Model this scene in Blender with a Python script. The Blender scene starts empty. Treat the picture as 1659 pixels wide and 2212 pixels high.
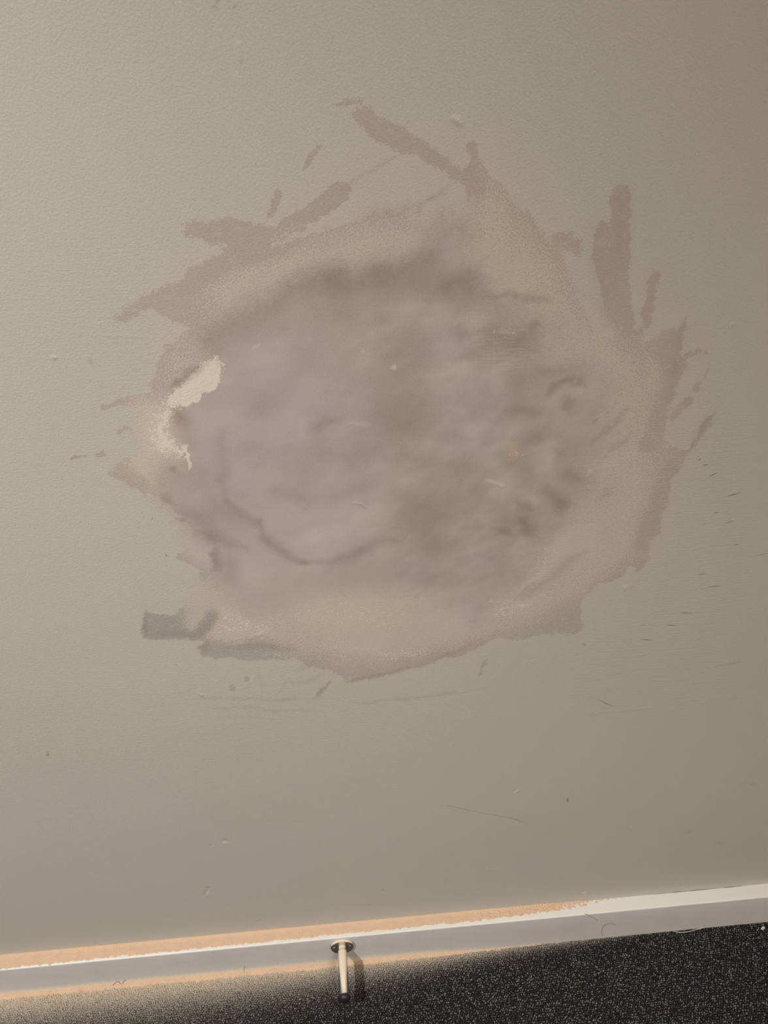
import bpy, math
import numpy as np
from mathutils import Vector, Matrix, noise as mn

# ------------------------------------------------------------------ camera, light, exposure
scene = bpy.context.scene
COL = scene.collection
W_PX, H_PX, F_PX = 1659.0, 2212.0, 1534.0
PITCH, YAW, ROLL = 0.5673, 0.0691, -0.0236
CAM = np.array([0.0, -0.5891, 1.2056])
SK_D, SK_H = 0.0208, 0.0796            # skirting depth and height

fw = np.array([math.sin(YAW)*math.cos(PITCH), math.cos(YAW)*math.cos(PITCH), -math.sin(PITCH)])
rt = np.cross(fw, [0, 0, 1.0]); rt /= np.linalg.norm(rt)
up = np.cross(rt, fw)
RT = math.cos(ROLL)*rt + math.sin(ROLL)*up
UP = -math.sin(ROLL)*rt + math.cos(ROLL)*up

cd = bpy.data.cameras.new('camera'); cam = bpy.data.objects.new('camera', cd); COL.objects.link(cam)
m = Matrix(((RT[0], UP[0], -fw[0], CAM[0]), (RT[1], UP[1], -fw[1], CAM[1]), (RT[2], UP[2], -fw[2], CAM[2]), (0, 0, 0, 1)))
cam.matrix_world = m
cd.sensor_fit = 'VERTICAL'; cd.sensor_height = 24.0; cd.lens = F_PX/H_PX*24.0
cd.clip_start = 0.01
scene.camera = cam

def hexlin(r, g, b):
    return tuple((c/255/12.92 if c/255 <= 0.04045 else ((c/255+0.055)/1.055)**2.4) for c in (r, g, b))

world = bpy.data.worlds.new('world'); scene.world = world; world.use_nodes = True
world.node_tree.nodes['Background'].inputs[0].default_value = (0.9, 0.95, 1.0, 1)
world.node_tree.nodes['Background'].inputs[1].default_value = 0.05

LAMP = Vector((-1.22, -1.36, 2.95))
ld = bpy.data.lights.new('ceiling_spot', 'SPOT'); lo = bpy.data.objects.new('ceiling_spot', ld); COL.objects.link(lo)
lo.location = LAMP
ld.energy = 268; ld.color = (0.985, 0.985, 0.95); ld.shadow_soft_size = 0.05
ld.spot_size = math.radians(56); ld.spot_blend = 1.0
aim = Vector((-0.42, -0.12, 0.0)) - LAMP
lo.rotation_euler = aim.to_track_quat('-Z', 'Y').to_euler()
l2 = bpy.data.lights.new('added_fill_light', 'AREA'); o2 = bpy.data.objects.new('added_fill_light', l2); COL.objects.link(o2)
l2.shape = 'DISK'; l2.size = 0.9; l2.energy = 44; l2.color = (1.0, 0.88, 0.76)
o2.location = (0.9, -2.6, 2.94)  # added warm fill from the front right, evens out the wall

scene.view_settings.view_transform = 'Standard'
scene.view_settings.look = 'None'
scene.view_settings.gamma = 1.0
scene.view_settings.use_curve_mapping = False
scene.view_settings.exposure = 0.16

# ------------------------------------------------------------------ helpers
def plane_pt(px, py, axis, val):
    v = fw + RT*(px-W_PX/2)/F_PX - UP*(py-H_PX/2)/F_PX
    t = (val-CAM[axis])/v[axis]
    return CAM + t*v

def on_wall(pts):
    "reads points of the photograph onto the wall: (x, z) in metres"
    return np.array([[*(plane_pt(x, y, 1, 0.0)[[0, 2]])] for x, y in pts])

def tag(o, label=None, cat=None, group=None, kind=None):
    if label: o['label'] = label
    if cat: o['category'] = cat
    if group: o['group'] = group
    if kind: o['kind'] = kind
    return o

def link(name, me, parent=None, mats=()):
    o = bpy.data.objects.new(name, me); COL.objects.link(o)
    for x in mats: me.materials.append(x)
    if parent: o.parent = parent
    return o

def empty(name, loc):
    o = bpy.data.objects.new(name, None); COL.objects.link(o); o.location = loc; o.empty_display_size = 0.02
    return o

def np_mesh(name, verts, quads, smooth=True):
    me = bpy.data.meshes.new(name)
    verts = np.asarray(verts, np.float32); quads = np.asarray(quads, np.int32)
    me.vertices.add(len(verts)); me.vertices.foreach_set('co', verts.ravel())
    me.loops.add(quads.size); me.loops.foreach_set('vertex_index', quads.ravel())
    me.polygons.add(len(quads))
    me.polygons.foreach_set('loop_start', np.arange(0, quads.size, 4, dtype=np.int32))
    me.polygons.foreach_set('use_smooth', np.full(len(quads), smooth, bool))
    me.update(calc_edges=True)
    return me

def grid_quads(nu, nv, off=0):
    i = np.arange(nu-1)[:, None]*nv + np.arange(nv-1)[None, :]
    return (np.stack([i, i+nv, i+nv+1, i+1], -1).reshape(-1, 4) + off)

def box_mesh(name, lo_, hi_):
    x0, y0, z0 = lo_; x1, y1, z1 = hi_
    v = [(x0,y0,z0),(x1,y0,z0),(x1,y1,z0),(x0,y1,z0),(x0,y0,z1),(x1,y0,z1),(x1,y1,z1),(x0,y1,z1)]
    q = [(0,3,2,1),(4,5,6,7),(0,1,5,4),(1,2,6,5),(2,3,7,6),(3,0,4,7)]
    return np_mesh(name, v, q, False)

def smoothstep(a, b, x):
    t = np.clip((x-a)/(b-a), 0, 1); return t*t*(3-2*t)

rng = np.random.default_rng(7)
def vnoise(x, y, sc, seed=0):
    "smooth value noise, vectorised; sc = cell size"
    u = x/sc+100.3; v = y/sc+100.7
    r = np.random.default_rng(seed).random((512, 512))
    i = np.floor(u).astype(int); j = np.floor(v).astype(int); a = u-i; b = v-j
    a = a*a*(3-2*a); b = b*b*(3-2*b)
    g = lambda p, q: r[p % 512, q % 512]
    return (g(i, j)*(1-a)+g(i+1, j)*a)*(1-b)+(g(i, j+1)*(1-a)+g(i+1, j+1)*a)*b
def fbm(x, y, sc, seed=0, n=4):
    s = 0; w = 0
    for k in range(n):
        s = s + vnoise(x, y, sc/2**k, seed+k*11)*0.5**k; w += 0.5**k
    return s/w

# node shorthand
class NT:
    def __init__(s, name):
        s.m = bpy.data.materials.new(name); s.m.use_nodes = True; s.t = s.m.node_tree
        s.b = s.t.nodes['Principled BSDF']
    def n(s, typ, **kw):
        x = s.t.nodes.new(typ)
        for k, v in kw.items():
            if k.startswith('_'): x.inputs[int(k[1:])].default_value = v
            else: setattr(x, k, v)
        return x
    def l(s, a, b): s.t.links.new(a, b)
    def math(s, op, a, b=None, clamp=False):
        x = s.n('ShaderNodeMath', operation=op); x.use_clamp = clamp
        for i, v in enumerate((a, b)):
            if v is None: continue
            if isinstance(v, (int, float)): x.inputs[i].default_value = v
            else: s.l(v, x.inputs[i])
        return x.outputs[0]
    def mix(s, f, a, b, mode='MIX'):
        x = s.n('ShaderNodeMix', data_type='RGBA', blend_type=mode)
        for i, v in ((0, f), (6, a), (7, b)):
            if isinstance(v, (int, float)): x.inputs[i].default_value = v
            elif isinstance(v, tuple): x.inputs[i].default_value = (*v[:3], 1)
            else: s.l(v, x.inputs[i])
        return x.outputs[2]
    def ramp(s, v, a, b, c=0.0, d=1.0):
        x = s.n('ShaderNodeMapRange'); x.interpolation_type = 'SMOOTHSTEP'
        for i, w in enumerate((v, a, b, c, d)):
            if isinstance(w, (int, float)): x.inputs[i].default_value = w
            else: s.l(w, x.inputs[i])
        return x.outputs[0]
    def noise(s, scale, detail=2, rough=0.5, stretch=None, rot=0.0, dist=0.0):
        x = s.n('ShaderNodeTexNoise'); x.inputs['Scale'].default_value = scale
        x.inputs['Detail'].default_value = detail; x.inputs['Roughness'].default_value = rough
        x.inputs['Distortion'].default_value = dist
        g = s.n('ShaderNodeNewGeometry')
        if stretch:
            mp = s.n('ShaderNodeMapping'); mp.inputs['Scale'].default_value = stretch
            mp.inputs['Rotation'].default_value = (0, rot, 0)
            s.l(g.outputs['Position'], mp.inputs[0]); s.l(mp.outputs[0], x.inputs['Vector'])
        else: s.l(g.outputs['Position'], x.inputs['Vector'])
        return x.outputs['Fac']
    def bump(s, h, strength, dist, prev=None):
        x = s.n('ShaderNodeBump'); x.inputs['Strength'].default_value = strength; x.inputs['Distance'].default_value = dist
        s.l(h, x.inputs['Height'])
        if prev is not None: s.l(prev, x.inputs['Normal'])
        return x.outputs[0]
    def attr(s, name):
        x = s.n('ShaderNodeAttribute'); x.attribute_name = name; return x

def plain(name, col, rough=0.6, metal=0.0, nz=0.08, sc=300, bump=0.0):
    t = NT(name)
    k = t.noise(sc, 3)
    c = t.mix(t.math('MULTIPLY', k, nz*4, True), tuple(x*(1+nz) for x in col), tuple(x*(1-nz*2) for x in col))
    t.l(c, t.b.inputs['Base Color']); t.b.inputs['Roughness'].default_value = rough; t.b.inputs['Metallic'].default_value = metal
    if bump: t.l(t.bump(k, bump, 0.0005), t.b.inputs['Normal'])
    return t.m

# ------------------------------------------------------------------ wall paint with the filler patch
BASE = np.array([0.522, 0.496, 0.452])          # paint albedo
BREF = np.array(hexlin(172, 165, 149))          # how bare paint reads near the patch
def alb(r, g, b, ref=BREF):
    return tuple(np.clip(BASE*np.array(hexlin(r, g, b))/ref, 0, 0.95))

def wall_material():
    t = NT('painted_wall')
    A = t.attr('patch_layers'); sep = t.n('ShaderNodeSeparateColor'); t.l(A.outputs['Color'], sep.inputs[0])
    film, speck, core = sep.outputs; cream = A.outputs['Alpha']
    B = t.attr('patch_marks'); sb = t.n('ShaderNodeSeparateColor'); t.l(B.outputs['Color'], sb.inputs[0])
    dark, brush, relief = sb.outputs
    tint = t.attr('patch_tint').outputs['Color']
    # paint
    stip = t.noise(520, 2.5, 0.55)                       # roller stipple, about 2.5 mm
    fine = t.noise(1500, 2, 0.6)
    big = t.noise(2.2, 2, 0.5)
    c = t.mix(t.ramp(big, 0.3, 0.7), tuple(BASE*1.015), tuple(BASE*np.array([0.985, 0.98, 0.97])))
    c = t.mix(t.math('MULTIPLY', t.ramp(fine, 0.3, 0.7), 0.05), c, (0.3, 0.27, 0.22))
    # rag-edged film of sanded filler
    e1 = t.noise(170, 5, 0.65); e2 = t.noise(620, 3, 0.6)
    en = t.math('ADD', t.math('MULTIPLY', t.math('SUBTRACT', e1, 0.5), 1.0), t.math('MULTIPLY', t.math('SUBTRACT', e2, 0.5), 1.3))
    fm = t.ramp(t.math('ADD', film, en), 0.42, 0.60)
    # speckle: stipple tops rubbed back to paint
    sp = t.ramp(t.math('ADD', t.math('SUBTRACT', e2, 0.5), t.math('MULTIPLY', speck, 0.42)), 0.10, 0.22)
    filmcol = t.mix(t.math('MULTIPLY', sp, 0.62), tint, alb(188, 173, 154))
    hz = t.math('MULTIPLY', B.outputs['Alpha'], t.ramp(e2, 0.25, 0.75, 0.35, 1.0))
    c = t.mix(t.math('MULTIPLY', hz, 0.55), c, alb(180, 165, 148))
    holes = t.ramp(t.noise(110, 5, 0.75), 0.54, 0.68, 1.0, 0.42)
    amount = t.math('MULTIPLY', t.math('MULTIPLY', fm, 0.90), holes)
    c = t.mix(amount, c, filmcol)
    # smooth filler core
    grain = t.noise(900, 3, 0.7)
    cm = t.ramp(t.math('ADD', core, t.math('MULTIPLY', en, 0.5)), 0.12, 0.75)
    cc = t.mix(t.math('MULTIPLY', t.ramp(grain, 0.42, 0.68), 0.30), t.mix(0.10, tint, alb(120, 104, 92)), alb(188, 175, 166))
    c = t.mix(cm, c, cc)
    brn = t.noise(520, 4, 0.6, stretch=(0.07, 1, 1)); brv = t.noise(430, 4, 0.6, stretch=(1, 1, 0.12))
    stk = t.math('MAXIMUM', t.ramp(brn, 0.52, 0.66), t.math('MULTIPLY', t.ramp(brv, 0.55, 0.68), 0.7))
    c = t.mix(t.math('MULTIPLY', t.math('MULTIPLY', stk, t.ramp(brush, 0.05, 0.9)), t.math('MULTIPLY', fm, 0.42)), c, alb(192, 176, 152))
    # cream paint laid bare
    c = t.mix(t.ramp(t.math('ADD', cream, t.math('MULTIPLY', en, 0.9)), 0.46, 0.56), c, alb(200, 187, 165))
    # smears: dark is 0.5 where neutral
    dn = t.math('MULTIPLY', t.math('SUBTRACT', dark, 0.5), t.math('ADD', t.math('MULTIPLY', e1, 0.5), 0.75))
    dneg = t.math('MULTIPLY', dn, 2.0, True)
    c = t.mix(dneg, c, alb(118, 102, 88))
    dpos = t.math('MULTIPLY', dn, -2.0, True)
    c = t.mix(dpos, c, alb(204, 190, 172))
    t.l(c, t.b.inputs['Base Color'])
    rr = t.ramp(cm, 0, 1, 0.50, 0.85); t.l(rr, t.b.inputs['Roughness'])
    t.b.inputs['Specular IOR Level'].default_value = 0.3
    # relief
    st = t.math('MULTIPLY', stip, t.ramp(cm, 0, 1, 1.0, 0.12))
    n1 = t.bump(st, 0.31, 0.0012)
    br = t.noise(520, 4, 0.6, stretch=(0.07, 1, 1), rot=0.0)
    n2 = t.bump(t.math('MULTIPLY', br, brush), 0.38, 0.0010, n1)
    n3 = t.bump(grain, 0.10, 0.0006, n2)
    n4 = t.bump(relief, 0.8, 0.0016, n3)
    n5 = t.bump(t.math('MULTIPLY', fm, 1.0), 0.25, 0.0004, n4)
    t.l(n5, t.b.inputs['Normal'])
    return t.m

# --- field canvas over the wall
STEP = 0.00125
gx = np.concatenate([[-2.4, -1.4, -0.9], np.arange(-0.62, 0.72, STEP), [0.9, 1.4, 2.4]])
gz = np.concatenate([[0.0, 0.04], np.arange(0.07, 1.28, STEP), [1.5, 1.9, 3.0]])
NX, NZ = len(gx), len(gz)
GX, GZ = np.meshgrid(gx, gz, indexing='ij')

_w = fbm(GX, GZ, 0.022, 71, 3); _v = fbm(GX, GZ, 0.022, 83, 3)
WX = GX+(_w-.5)*0.009+(vnoise(GX, GZ, 0.0034, 91)-.5)*0.0030
WZ = GZ+(_v-.5)*0.009+(vnoise(GX, GZ, 0.0034, 93)-.5)*0.0030

def window(P, pad):
    pad = pad+0.006
    i0 = max(np.searchsorted(gx, P[:, 0].min()-pad), 0); i1 = np.searchsorted(gx, P[:, 0].max()+pad)
    j0 = max(np.searchsorted(gz, P[:, 1].min()-pad), 0); j1 = np.searchsorted(gz, P[:, 1].max()+pad)
    return slice(i0, i1), slice(j0, j1)

def seg_dist(X, Z, a, b):
    d = b-a; L = max(d@d, 1e-12)
    t = np.clip(((X-a[0])*d[0]+(Z-a[1])*d[1])/L, 0, 1)
    return np.hypot(X-a[0]-t*d[0], Z-a[1]-t*d[1]), t

def poly_field(pts, soft=0.006):
    "0..1, 0.5 on the outline, soft = half width of the edge in metres"
    P = on_wall(pts); s = window(P, soft*2)
    X = WX[s]; Z = WZ[s]; D = np.full(X.shape, 9.0); inside = np.zeros(X.shape, bool)
    n = len(P)
    for i in range(n):
        a = P[i]; b = P[(i+1) % n]
        D = np.minimum(D, seg_dist(X, Z, a, b)[0])
        cnd = ((a[1] > Z) != (b[1] > Z))
        with np.errstate(divide='ignore', invalid='ignore'):
            xc = (b[0]-a[0])*(Z-a[1])/((b[1]-a[1]) if b[1] != a[1] else 1e-12)+a[0]
        inside ^= cnd & (X < xc)
    sd = np.where(inside, D, -D)
    return s, np.clip(0.5+0.5*sd/soft, 0, 1)

def stroke_field(pts, w, soft=None, taper=False):
    "pts in photo reading, w half width in photo pixels (0.53 mm each here)"
    k = 0.00053; P = on_wall(pts); w_ = w*k; soft = (soft*k if soft else w_*0.8)
    s = window(P, w_+soft*2); X, Z = (GX[s], GZ[s]) if w < 3 else (WX[s], WZ[s]); F = np.zeros(X.shape)
    n = len(P)-1
    for i in range(n):
        d, t = seg_dist(X, Z, P[i], P[i+1])
        ww = w_
        if taper:
            u = (i+t)/n; ww = w_*(0.25+0.75*np.sin(np.pi*np.clip(u, 0.02, 0.98)))
        F = np.maximum(F, np.clip(0.5-0.5*(d-ww)/soft, 0, 1))
    return s, F*F*(3-2*F)

film = np.zeros((NX, NZ)); speck = np.zeros((NX, NZ)); core = np.zeros((NX, NZ)); cream = np.zeros((NX, NZ))
dark = np.full((NX, NZ), 0.5); brush = np.zeros((NX, NZ)); relief = np.full((NX, NZ), 0.5)
tint = np.empty((NX, NZ, 3)); tint[:] = alb(160, 145, 131)

def add_max(F, sf, k=1.0): s, f = sf; F[s] = np.maximum(F[s], f*k)
def add_sub(F, sf, k=1.0): s, f = sf; F[s] = F[s]*(1-f*k)
def add_mix(F, sf, v, k=1.0): s, f = sf; F[s] = F[s]*(1-f*k)+v*f*k
def add_sum(F, sf, k): s, f = sf; F[s] = F[s]+f*k
def add_tint(sf, rgb, k=1.0):
    s, f = sf; tint[s] = tint[s]*(1-(f*k)[..., None])+np.array(alb(*rgb))*(f*k)[..., None]

OUTER = [(240,683),(262,664),(297,644),(333,632),(369,615),(411,577),(436,560),(491,539),(487,530),(449,517),(428,511),(392,507),(402,480),(419,473),
 (500,474),(567,477),(597,480),(622,475),(592,525),(622,513),(664,501),(698,490),(770,475),(833,458),(880,446),(925,432),(900,475),(930,480),(963,475),(997,480),(1003,440),(1005,404),
 (984,391),(951,361),(900,338),(858,332),(824,311),(791,281),(768,262),(765,246),(782,228),(795,224),(858,268),(900,302),(942,323),(976,353),(1005,374),
 (1018,348),(1035,342),(1048,349),(1069,370),(1075,387),(1094,408),(1107,437),(1145,463),(1162,492),(1178,513),(1212,551),(1267,619),
 (1292,650),(1309,660),(1330,680),(1368,700),(1390,700),(1392,740),(1420,725),(1427,711),(1460,706),(1484,680),(1481,704),(1470,758),(1463,782),(1481,787),(1483,795),(1474,820),
 (1459,853),(1439,896),(1438,921),(1434,950),(1463,968),(1481,972),(1503,947),(1506,918),(1524,900),(1542,892),(1532,918),(1506,950),(1481,986),(1481,1004),
 (1448,1041),(1439,1077),(1439,1095),(1430,1125),(1425,1152),(1401,1170),(1401,1195),(1392,1228),(1383,1238),(1374,1228),(1362,1225),(1350,1243),(1323,1255),
 (1293,1264),(1260,1288),(1257,1306),(1258,1363),(1233,1373),(1205,1368),(1151,1380),(1068,1384),(1025,1405),(995,1415),(956,1425),(909,1441),(859,1454),(816,1464),
 (747,1478),(740,1462),(714,1448),(664,1441),(640,1420),(615,1425),(515,1425),(462,1421),(439,1418),(431,1401),(439,1383),(429,1385),(366,1383),(303,1377),(313,1348),(316,1315),(336,1328),
 (376,1325),(399,1302),(419,1269),(426,1249),(436,1236),(405,1222),(383,1210),(400,1190),(416,1176),(406,1143),(383,1110),(359,1086),(340,1070),
 (324,1071),(281,1051),(234,1030),(230,1019),(274,983),(295,975),(288,950),(281,939),(288,918),(295,881),(250,880),(223,881),(256,871),(292,865),(328,860),(331,838),
 (335,795),(350,766),(360,744),(389,722),(404,711),(353,686),(335,676),(303,675),(266,693)]
add_max(film, poly_field(OUTER, 0.0045))
# separate brush strokes of filler around the patch
for pts, w, s in [
   ([(596,500),(650,465),(695,436),(738,408)], 14, 5), ([(683,317),(668,338),(655,358)], 4, 5), ([(601,410),(588,436),(578,462)], 5, 5),
   ([(1297,498),(1297,530),(1302,570),(1316,610),(1325,660),(1340,700)], 14, 5), ([(1338,430),(1338,480),(1341,530),(1337,590),(1343,640),(1350,700)], 17, 6),
   ([(1416,600),(1410,635),(1400,670),(1396,700)], 10, 7), ([(1204,524),(1225,524),(1245,536)], 11, 10),
   ([(1503,757),(1488,770),(1470,780)], 7, 8), ([(1521,762),(1522,764)], 5, 4), ([(1530,797),(1522,818)], 2, 3), ([(1503,836),(1502,842)], 7, 6),
   ([(1483,866),(1470,880),(1455,897)], 10, 9), ([(226,880),(258,869),(290,864),(330,858)], 6, 5), ([(258,930),(278,926)], 4, 6),
   ([(155,991),(185,988)], 3, 3), ([(160,985),(183,983)], 1.5, 3), ([(212,982),(226,975)], 5, 4), ([(499,1485),(499,1494)], 6, 5), ([(530,1472),(538,1464)], 5, 5),
   ([(686,1500),(700,1485),(716,1468)], 4, 6), ([(1048,1424),(1040,1440),(1035,1462)], 4, 6), ([(1019,320),(1030,335)], 8, 8),
   ([(735,230),(760,224),(782,216)], 4, 9), ([(330,835),(350,800),(365,770)], 8, 9)]:
    add_max(film, stroke_field(pts, w, s), 0.85)
for pts, w, k in [([(748,399),(807,366),(858,336)], 3, 0.5), ([(900,440),(940,421),(975,406)], 6, 0.62), ([(680,1520),(716,1490)], 3, 0.4),
   ([(432,1508),(560,1512),(691,1511)], 3, 0.42), ([(449,1527),(560,1532),(700,1540)], 4, 0.36), ([(750,1521),(880,1508),(1048,1488)], 4, 0.40),
   ([(620,1450),(590,1480)], 3, .4), ([(560,1440),(566,1500)], 4, .36), ([(760,1485),(720,1520)], 3, .4), ([(640,1470),(680,1445)], 4, .45)]:
    add_max(film, stroke_field(pts, w, w*1.6), k)
# paint showing through holes in the film
for pts, k, so in [
   ([(596,480),(640,480),(620,512),(586,528),(580,505)], 0.5, .012), ([(1225,575),(1262,600),(1300,650),(1320,700),(1300,715),(1270,665),(1235,610)], 0.75, .012),
   ([(1370,700),(1392,690),(1392,760),(1372,750)], 0.4, .01), ([(1445,800),(1470,800),(1440,880),(1425,870)], 0.0, .01),
   ([(880,470),(905,455),(960,425),(1000,420),(1000,470),(960,478),(925,482)], 0.85, .009),
   ([(900,490),(950,495),(900,540),(830,560),(780,555),(840,520)], 0.28, .02), ([(480,1290),(520,1330),(560,1350),(600,1372),(560,1385),(470,1375),(475,1330)], 0.55, .014),
   ([(385,1085),(410,1110),(430,1160),(400,1180),(390,1140)], 0.3, .01), ([(580,1395),(660,1395),(660,1425),(560,1430)], 0.4, .01),
   ([(1080,1345),(1240,1300),(1256,1376),(1060,1392)], 0.34, .012), ([(800,1405),(900,1392),(990,1385),(930,1405),(830,1430)], 0.4, .008)]:
    add_sub(film, poly_field(pts, so), k)

for q_ in [[(320,1360),(370,1362),(420,1350),(450,1315)], [(425,1330),(450,1290),(462,1260)]]:
    add_max(film, stroke_field(q_, 17, 8), 0.9)
add_tint(poly_field([(300,1300),(400,1290),(450,1230),(480,1260),(470,1360),(300,1390)], .01), (148, 139, 128), .9)
# speckle density: strong on stippled zones, nil on solid strokes
add_max(speck, poly_field([(430,600),(560,540),(700,495),(900,450),(1010,400),(1060,360),(1120,450),(1210,560),(1300,680),(1400,760),(1440,900),(1430,1080),
   (1390,1200),(1250,1300),(1100,1370),(950,1410),(800,1440),(650,1420),(560,1400),(440,1340),(470,1250),(400,1100),(330,1040),(280,980),(330,880),(360,760),(440,700)], .02), 0.55)
for pts, k, so in [([(880,460),(1010,430),(1060,470),(1150,560),(1180,700),(1020,620),(930,560)], .75, .02), ([(480,640),(600,560),(740,520),(830,540),(700,590),(560,640),(470,700)], .8, .015),
   ([(600,1260),(850,1240),(1050,1290),(1000,1380),(820,1420),(640,1380)], .95, .03), ([(1130,1150),(1330,1100),(1300,1180),(1180,1280),(1110,1290)], .85, .02),
   ([(1150,700),(1290,760),(1250,860),(1170,790)], .8, .02), ([(1380,760),(1440,770),(1440,860),(1380,860)], .5, .01), ([(400,1250),(470,1250),(560,1350),(520,1390),(400,1370)], .85, .01),
   ([(290,880),(370,880),(400,1000),(330,1060),(280,1000)], .85, .012), ([(1230,590),(1310,700),(1350,700),(1300,760)], .9, .01)]:
    s, f = poly_field(pts, so); speck[s] = np.maximum(speck[s], f*k)
for pts, w in [([(780,250),(860,300),(960,360),(1010,400)], 26), ([(400,495),(560,495)], 20), ([(300,655),(400,610),(500,550),(600,520)], 20), ([(370,1372),(420,1374),(455,1330)], 16),
   ([(1297,498),(1302,570),(1325,660)], 16), ([(1338,440),(1341,530),(1345,700)], 14), ([(1465,720),(1440,760),(1470,800),(1440,880),(1400,960)], 18),
   ([(1390,1180),(1410,1120),(1450,1020)], 18), ([(620,500),(738,408)], 15), ([(240,1020),(300,1045)], 18)]:
    add_sub(speck, stroke_field(pts, w, 8), 0.72)

CORE = [(378,905),(374,925),(388,960),(408,1003),(385,995),(362,1010),(350,1070),(395,1100),(420,1170),(440,1190),(465,1240),(500,1290),(560,1325),(640,1300),(740,1275),(850,1270),
 (950,1290),(1030,1340),(1055,1300),(1120,1270),(1180,1160),(1260,1060),(1300,960),(1300,860),(1250,800),(1170,770),(1180,720),(1120,680),(1040,640),(1030,590),(1000,545),(1000,490),(950,480),(925,520),(915,560),
 (850,575),(790,600),(720,590),(640,625),(560,660),(500,690),(456,735),(452,770),(483,795),(472,838),(430,866),(395,880)]
add_max(core, poly_field(CORE, 0.030))
# the left edge of the core is crisp against the cream paint
add_mix(core, stroke_field([(483,800),(470,840),(425,868),(385,888),(376,925),(390,965),(410,1005)], 9, 5), 0.8, 0.8)

CREAM1 = [(436,779),(462,773),(480,790),(480,808),(470,838),(425,866),(389,878),(360,880),(350,868),(389,834),(412,806)]
CREAM2 = [(345,870),(375,875),(372,903),(369,932),(384,957),(398,968),(404,990),(395,996),(375,990),(350,985),(330,975),(330,930)]
add_max(cream, poly_field(CREAM1, 0.0065)); add_max(core, poly_field(CREAM1, .002), 0.0)
add_max(cream, poly_field(CREAM2, 0.014), 0.78)
add_max(cream, stroke_field([(392,968),(402,985),(414,1013)], 3, 2.5), 0.9)
add_max(cream, poly_field([(1098,960),(1120,965),(1145,975),(1142,998),(1120,990),(1096,985)], .008), 0.48)
add_max(cream, poly_field([(465,640),(560,590),(640,560),(620,590),(520,650),(455,720)], .02), 0.40)
for q_, k_, so_ in [([(440,1290),(520,1310),(600,1350),(570,1385),(450,1375),(470,1330)], .41, .012), ([(570,1290),(740,1260),(900,1290),(960,1350),(820,1400),(640,1380)], .345, .03), ([(800,1400),(900,1395),(980,1398),(900,1425),(830,1435)], .40, .008),
     ([(640,1400),(720,1395),(800,1410),(760,1440),(660,1425)], .33, .01), ([(1150,1170),(1240,1150),(1200,1240),(1140,1270)], .36, .014), ([(1010,430),(1080,440),(1140,540),(1060,600),(1010,540)], .345, .02), ([(1052,1298),(1150,1298),(1140,1330),(1052,1345)], .40, .008),
     ([(1030,680),(1150,680),(1140,745),(1040,760)], .35, .012), ([(1190,740),(1280,750),(1260,800),(1190,790)], .35, .012), ([(860,490),(920,480),(910,530),(830,560)], .37, .012), ([(1380,800),(1430,805),(1420,835),(1380,830)], .34, .008),
     ([(1240,990),(1340,990),(1330,1030),(1240,1035)], .33, .01), ([(740,1110),(800,1100),(860,1130),(800,1160)], .30, .012), ([(430,1170),(470,1180),(480,1250),(440,1240)], .36, .01)]:
    add_max(cream, poly_field(q_, so_), k_)

# broad colour of the dried filler (mauve, brown, violet and ochre parts)
for pts, c, k, so in [
   ([(380,900),(700,700),(900,760),(880,1000),(800,1250),(560,1330),(420,1180)], (163,147,139), 1, .05),
   ([(650,620),(1100,600),(1200,900),(1250,1100),(1000,1250),(860,1250),(880,1000),(800,800)], (158,142,128), .9, .05),
   ([(440,760),(600,760),(640,900),(560,1060),(440,1100),(380,920)], (164,147,142), .8, .05),
   ([(560,1150),(760,1080),(800,1180),(700,1220),(590,1190)], (172,157,148), .9, .03),
   ([(480,1200),(640,1230),(700,1290),(560,1340),(490,1290)], (171,155,146), .9, .03),
   ([(600,1270),(880,1240),(1060,1290),(980,1370),(700,1400)], (168,150,131), .9, .04),
   ([(1010,430),(1080,400),(1200,560),(1160,640),(1060,560),(1000,560)], (163,145,126), .9, .03),
   ([(930,480),(1000,480),(1010,580),(960,590),(930,540)], (156,141,134), .8, .015),
   ([(1330,1000),(1440,1040),(1430,1120),(1280,1290),(1170,1330),(1120,1330),(1230,1240),(1300,1120)], (160,144,138), .9, .03),
   ([(1000,1290),(1060,1290),(1060,1360),(940,1410),(760,1430),(760,1390),(920,1370)], (160,144,138), .9, .02),
   ([(640,1400),(820,1390),(840,1440),(760,1470),(660,1440)], (163,147,139), .9, .02),
   ([(300,1330),(460,1300),(450,1370),(300,1380)], (146,138,127), 1, .01), ([(430,1380),(620,1385),(700,1420),(560,1430),(430,1420)], (152,144,132), .9, .012),
   ([(1060,1370),(1230,1330),(1240,1375),(1100,1390)], (157,147,134), .8, .012),
   ([(225,1000),(320,960),(350,1060),(300,1060)], (167,149,132), 1, .012), ([(300,860),(380,880),(400,990),(310,990)], (180,165,146), .9, .015),
   ([(345,750),(420,700),(455,770),(390,830),(340,840)], (160,144,134), .9, .015), ([(370,885),(395,880),(400,910),(375,920)], (152,124,108), .9, .006),
   ([(400,1160),(455,1180),(470,1210),(430,1225),(400,1190)], (178,160,150), .9, .01)]:
    add_tint(poly_field(pts, so), c, k)
for x, y, r in [(965,730,30),(1010,850,35),(1020,930,40),(640,880,40),(1015,1210,30),(880,1230,30),(1280,1180,40),(950,1330,40),(560,790,30)]:
    add_tint(stroke_field([(x,y),(x+20,y+4)], r, r*1.5), (166,152,148), .65)

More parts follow.
